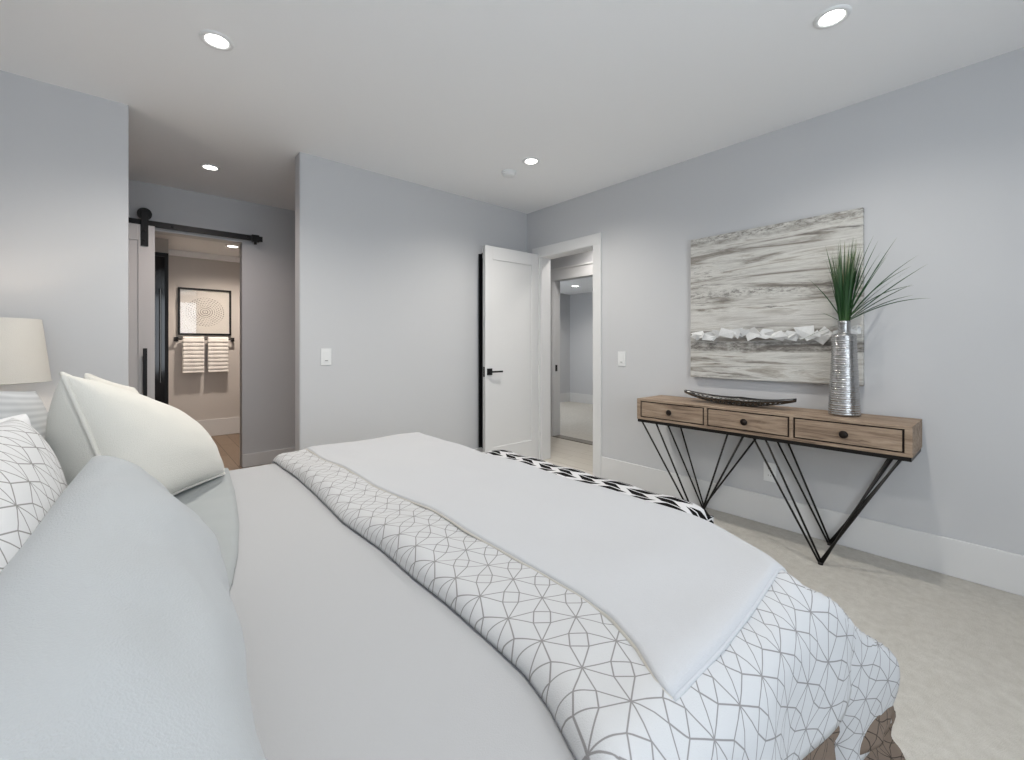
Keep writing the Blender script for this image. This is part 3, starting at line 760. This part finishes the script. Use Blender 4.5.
# comforter with the starburst print
fold_tab = [(.20, .395), (.29, .41), (.356, .429), (.446, .464), (.515, .480), (.607, .485), (.768, .489), (.897, .486), (1.081, .490), (1.319, .478), (1.6, .492), (1.856, .500), (2.317, .486), (2.6, .486)]
S1 = X1+.345; CT0, CT1 = Y0-.325, Y1+.38
def f_comf(u, v, off=.030, ext=0.0, inset=0.0):
    t = CT0-ext+(CT1-CT0+2*ext)*v; e = interp(fold_tab, t)+inset
    uu = u**1.5; s = e+(S1+ext-e)*uu; d_ = s-e
    roll = math.sqrt(max(0, 1-(1-min(d_/.04, 1))**2))
    p = drape(s, t, .004+(off-.004)*roll, wave=.012)
    if p.z > .62:
        p.z += .010*nz(s, t, 4, 3)*roll+.005*nz(s, t, 11, 4)*roll
        p.z += .012*max(0, 1-d_/.25)*(.5+.5*math.sin(t*8))*roll
    else:
        k = min(1, (.62-p.z)/.15)
        p += Vector((.5, -1, 0))*(.010*nz(s, p.z, 7, 5))*k
        p.z += .018*nz(s, t, 6, 8)*k
    return p, (s, t)
cf = tag(cloth('comforter', f_comf, 120, 150, M['comforter'], .014), 'white comforter with grey geometric starburst lines folded across the bed foot', 'comforter')
def f_line(u, v):
    t = Y0-.49+.65*v; s = .6+(X1+.50-.6)*u
    p = drape(s, t, .012, flare=.10, corner=.42, wave=.02)
    if p.z < .6:
        k = min(1, (.6-p.z)/.2); c = max(0, 1-(Vector((s-X1, t-Y0)).length)/.6)
        p += Vector((.9, -.9, 0))*(.018*nz(s, t, 9, 6)+.010*nz(s, t, 22, 7)-.008)*k
        p.z += .035*nz(s, t, 8, 9)*k
    return p, (s, t)
ln = cloth('lining', f_line, 90, 60, M['lining'], .006, cf); ln['label'] = 'crumpled taupe reverse side'
# throw
throw_tab = [(.31, .575), (.37, .615), (.445, .648), (.539, .663), (.674, .668), (.925, .664), (1.135, .672), (1.467, .646), (1.9, .632), (2.275, .62), (2.7, .62)]
near_tab = [(.56, .314), (.75, .316), (1.05, .338), (1.25, .35), (1.6, .36)]
TS1, TT1 = X1+.33, Y1+.30
def throw_st(u, v):
    t = .286+(TT1-.286)*v; e = interp(throw_tab, t); s = e+(TS1-e)*u
    t0 = interp(near_tab, s); t = t0+(TT1-t0)*v
    return s, t, s-e
def f_throw(u, v):
    s, t, d_ = throw_st(u, v)
    p = drape(s, t, .042, wave=.006, corner=.25)
    edge = min(1, d_/.03, (1-0)*v*60)
    if p.z > .62:
        p.z += .010*nz(s, t, 4, 3)+.004*nz(s, t, 5, 11)-.004*(1-edge)
        p.z += .012*max(0, 1-(d_+.15)/.25)*(.5+.5*math.sin(t*8))
    return p, (s, t)
tw = tag(cloth('throw_blanket', f_throw, 90, 130, M['throw'], .010), 'folded plain white throw blanket spread over the foot of the bed', 'blanket')
bm = bmesh.new()
pts = [f_throw(0, j/130)[0]+Vector((0, 0, -.002)) for j in range(130, -1, -1)]; tube(bm, pts, .0042, 6)
obj('hem', bm, M['hem'], tw, smooth=True)['label'] = 'cream stitched hem'
bm = bmesh.new(); pts = [f_throw(j/90, 0)[0]+Vector((0, 0, -.001)) for j in range(0, 91)]; tube(bm, pts, .0055, 6); obj('hem', bm, M['throw'], tw, smooth=True)

# ------------------------------------------------------------------ pillows
def pillow(name, label, cat, c00, c10, c11, c01, T, m, pipe=None, group=None, n=36, pinch=.06, uvs=.6, sag=0, pw=.38, wr=.006, seed=0, back=1.0):
    """puffed cushion over four corners (near-bottom, far-bottom, far-top, near-top)"""
    c = [Vector(q) for q in (c00, c10, c11, c01)]; ctr = sum(c, Vector())/4
    def P(u, v):
        # edge bow inwards towards the middle
        U, V = 2*u-1, 2*v-1
        uu = u-(pinch*U*(1-V*V)*.5); vv = v-(pinch*V*(1-U*U)*.5)
        return c[0]*(1-uu)*(1-vv)+c[1]*uu*(1-vv)+c[2]*uu*vv+c[3]*(1-uu)*vv
    du = (c[1]-c[0]+c[2]-c[3]).normalized(); dv = (c[3]-c[0]+c[2]-c[1]).normalized(); N = du.cross(dv).normalized()
    lu = (c[1]-c[0]).length; lv = (c[3]-c[0]).length
    bm = bmesh.new(); uvl = bm.loops.layers.uv.new(); uv = {}; sides = []
    for sgn in (1, -1):
        g = []
        for i in range(n+1):
            row = []
            for j in range(n+1):
                if sgn < 0 and (i in (0, n) or j in (0, n)): row.append(sides[0][i][j]); continue
                # denser near the rim
                u = .5-.5*math.cos(PI*i/n); v = .5-.5*math.cos(PI*j/n); U, V = 2*u-1, 2*v-1
                h = ((1-abs(U)**2.2)*(1-abs(V)**2.2)); h = max(h, 0)**pw*T/2*(1 if sgn > 0 else back)
                p = P(u, v)+N*sgn*(h+wr*nz(u*lu, v*lv, 6, seed+sgn)*min(1, h*20)+wr*.5*nz(u*lu, v*lv, 15, seed+4+sgn)*min(1, h*20))
                vt = bm.verts.new(p); uv[vt] = (u*lu, v*lv); row.append(vt)
            g.append(row)
        sides.append(g)
        for i in range(n):
            for j in range(n):
                q = (g[i][j], g[i+1][j], g[i+1][j+1], g[i][j+1])
                f = bm.faces.new(q if sgn > 0 else q[::-1])
                for lp in f.loops: lp[uvl].uv = uv[lp.vert]
    root = obj(name, bm, m, None, smooth=True); tag(root, label, cat, group)
    if pipe:
        bm = bmesh.new(); pts = []
        K = 30
        for k in range(K): pts.append(P(k/K, 0))
        for k in range(K): pts.append(P(1, k/K))
        for k in range(K): pts.append(P(1-k/K, 1))
        for k in range(K+1): pts.append(P(0, 1-k/K))
        tube(bm, pts, pipe, 8, False); obj('piping', bm, m, root, smooth=True)
    return root
# near-front plump pillow
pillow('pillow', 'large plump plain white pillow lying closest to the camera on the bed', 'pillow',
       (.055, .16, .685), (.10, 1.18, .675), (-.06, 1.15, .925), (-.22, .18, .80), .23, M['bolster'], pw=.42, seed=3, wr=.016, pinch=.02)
pillow('patterned_pillow', 'white pillow with grey starburst lines at the left edge behind the plump pillow', 'pillow',
       (-.19, .42, .68), (-.095, 1.22, .67), (-.175, 1.25, 1.0), (-.30, .42, .99), .20, M['print_pillow'], seed=7)
pillow('white_pillow', 'plain white pillow peeking out between patterned pillow and grey satin pillow', 'pillow',
       (-.32, .7, .68), (-.22, 1.40, .68), (-.185, 1.46, .985), (-.34, .7, 1.02), .16, M['white_pillow'], seed=9)
pillow('satin_pillow', 'grey striped satin pillow with piping leaning below the lamp shade', 'pillow',
       (-.27, 1.46, .66), (-.20, 2.10, .66), (-.245, 2.10, .985), (-.33, 1.48, 1.065), .12, M['satin'], .005, seed=12)
g_ = 'cream piped cushions at the far side of the bed'
pillow('cream_cushion', 'cream cushion with piped seam, front one at the far side of the bed', 'cushion',
       (-.03, 1.70, .63), (.27, 2.06, .63), (.10, 2.19, .85), (-.15, 1.74, 1.06), .25, M['cream'], .007, g_, seed=20, pinch=.05, pw=.45, back=1.75)
pillow('cream_cushion', 'cream cushion peeking over the top edge of the piped front cushion', 'cushion',
       (-.14, 1.88, .66), (-.02, 2.2, .66), (.0, 2.26, .97), (-.115, 1.98, 1.045), .14, M['cream'], .006, g_, seed=25, pinch=.03)

# ------------------------------------------------------------------ nightstand and lamp
ns = thing('nightstand', 'dark wooden nightstand beyond the bed under the lamp, mostly hidden by pillows', 'nightstand', (-.62, 2.83, 0))
box('body', (-.26, -.22, .12), (.26, .22, .58), M['night_wood'], ns, .006)
box('top', (-.28, -.24, .58), (.28, .24, .60), M['night_wood'], ns, .004)
for z in (.14, .36):
    dw = box('drawer', (.261, -.20, z), (.275, .20, z+.20), M['night_wood'], ns, .004)
    bm = bmesh.new(); lathe(bm, [(.012, 0), (.012, .02)], (.275, 0, z+.1), 14, 'x'); obj('knob', bm, M['knob'], dw)
for x in (-.23, .23):
    for y in (-.19, .19):
        bm = bmesh.new(); tube(bm, [(x, y, 0), (x, y, .12)], [.012, .018], 10); obj('leg', bm, M['night_wood'], ns)
lp_ = thing('table_lamp', 'table lamp with pale linen drum shade at the left edge by the wall', 'lamp', (-.475, 2.96, .60))
bm = bmesh.new(); lathe(bm, [(.07, 0), (.075, .008), (.07, .02), (.02, .03), (.035, .08), (.06, .15), (.05, .22), (.018, .28), (.012, .30)], seg=32); obj('base', bm, M['silver'], lp_, smooth=True)
bm = bmesh.new(); tube(bm, [(0, 0, .29), (0, 0, .345)], .009, 12); lathe(bm, [(.02, .335), (.02, .375), (.012, .39)], seg=16); obj('socket', bm, M['black'], lp_)
bm = bmesh.new(); a = lathe(bm, [(.184, .375), (.154, .66)], seg=56, cap=False); s_ = obj('lamp_shade', bm, M['shade'], lp_, smooth=True)
light('fill_bulb', 'POINT', (0, 0, .50), 3.2, (1, .84, .68), lp_, shadow_soft_size=.04)  # weak fill light added inside the shade to brighten the left ceiling and wall
bm = bmesh.new()
for z, r in ((.377, .184),):
    tube(bm, [(r*math.cos(2*PI*k/48), r*math.sin(2*PI*k/48), z) for k in range(49)], .003, 6, False)
obj('shade_rim', bm, M['shade'], s_, smooth=True)
bm = bmesh.new()
for k in range(3): tube(bm, [(0, 0, .64), ((.152)*math.cos(k*2*PI/3), (.152)*math.sin(k*2*PI/3), .655)], .002, 6)
tube(bm, [(0, 0, .38), (0, 0, .67)], .003, 6); lathe(bm, [(.008, .67), (.01, .68), (.001, .69)], seg=12); obj('shade_spider', bm, M['black'], lp_)
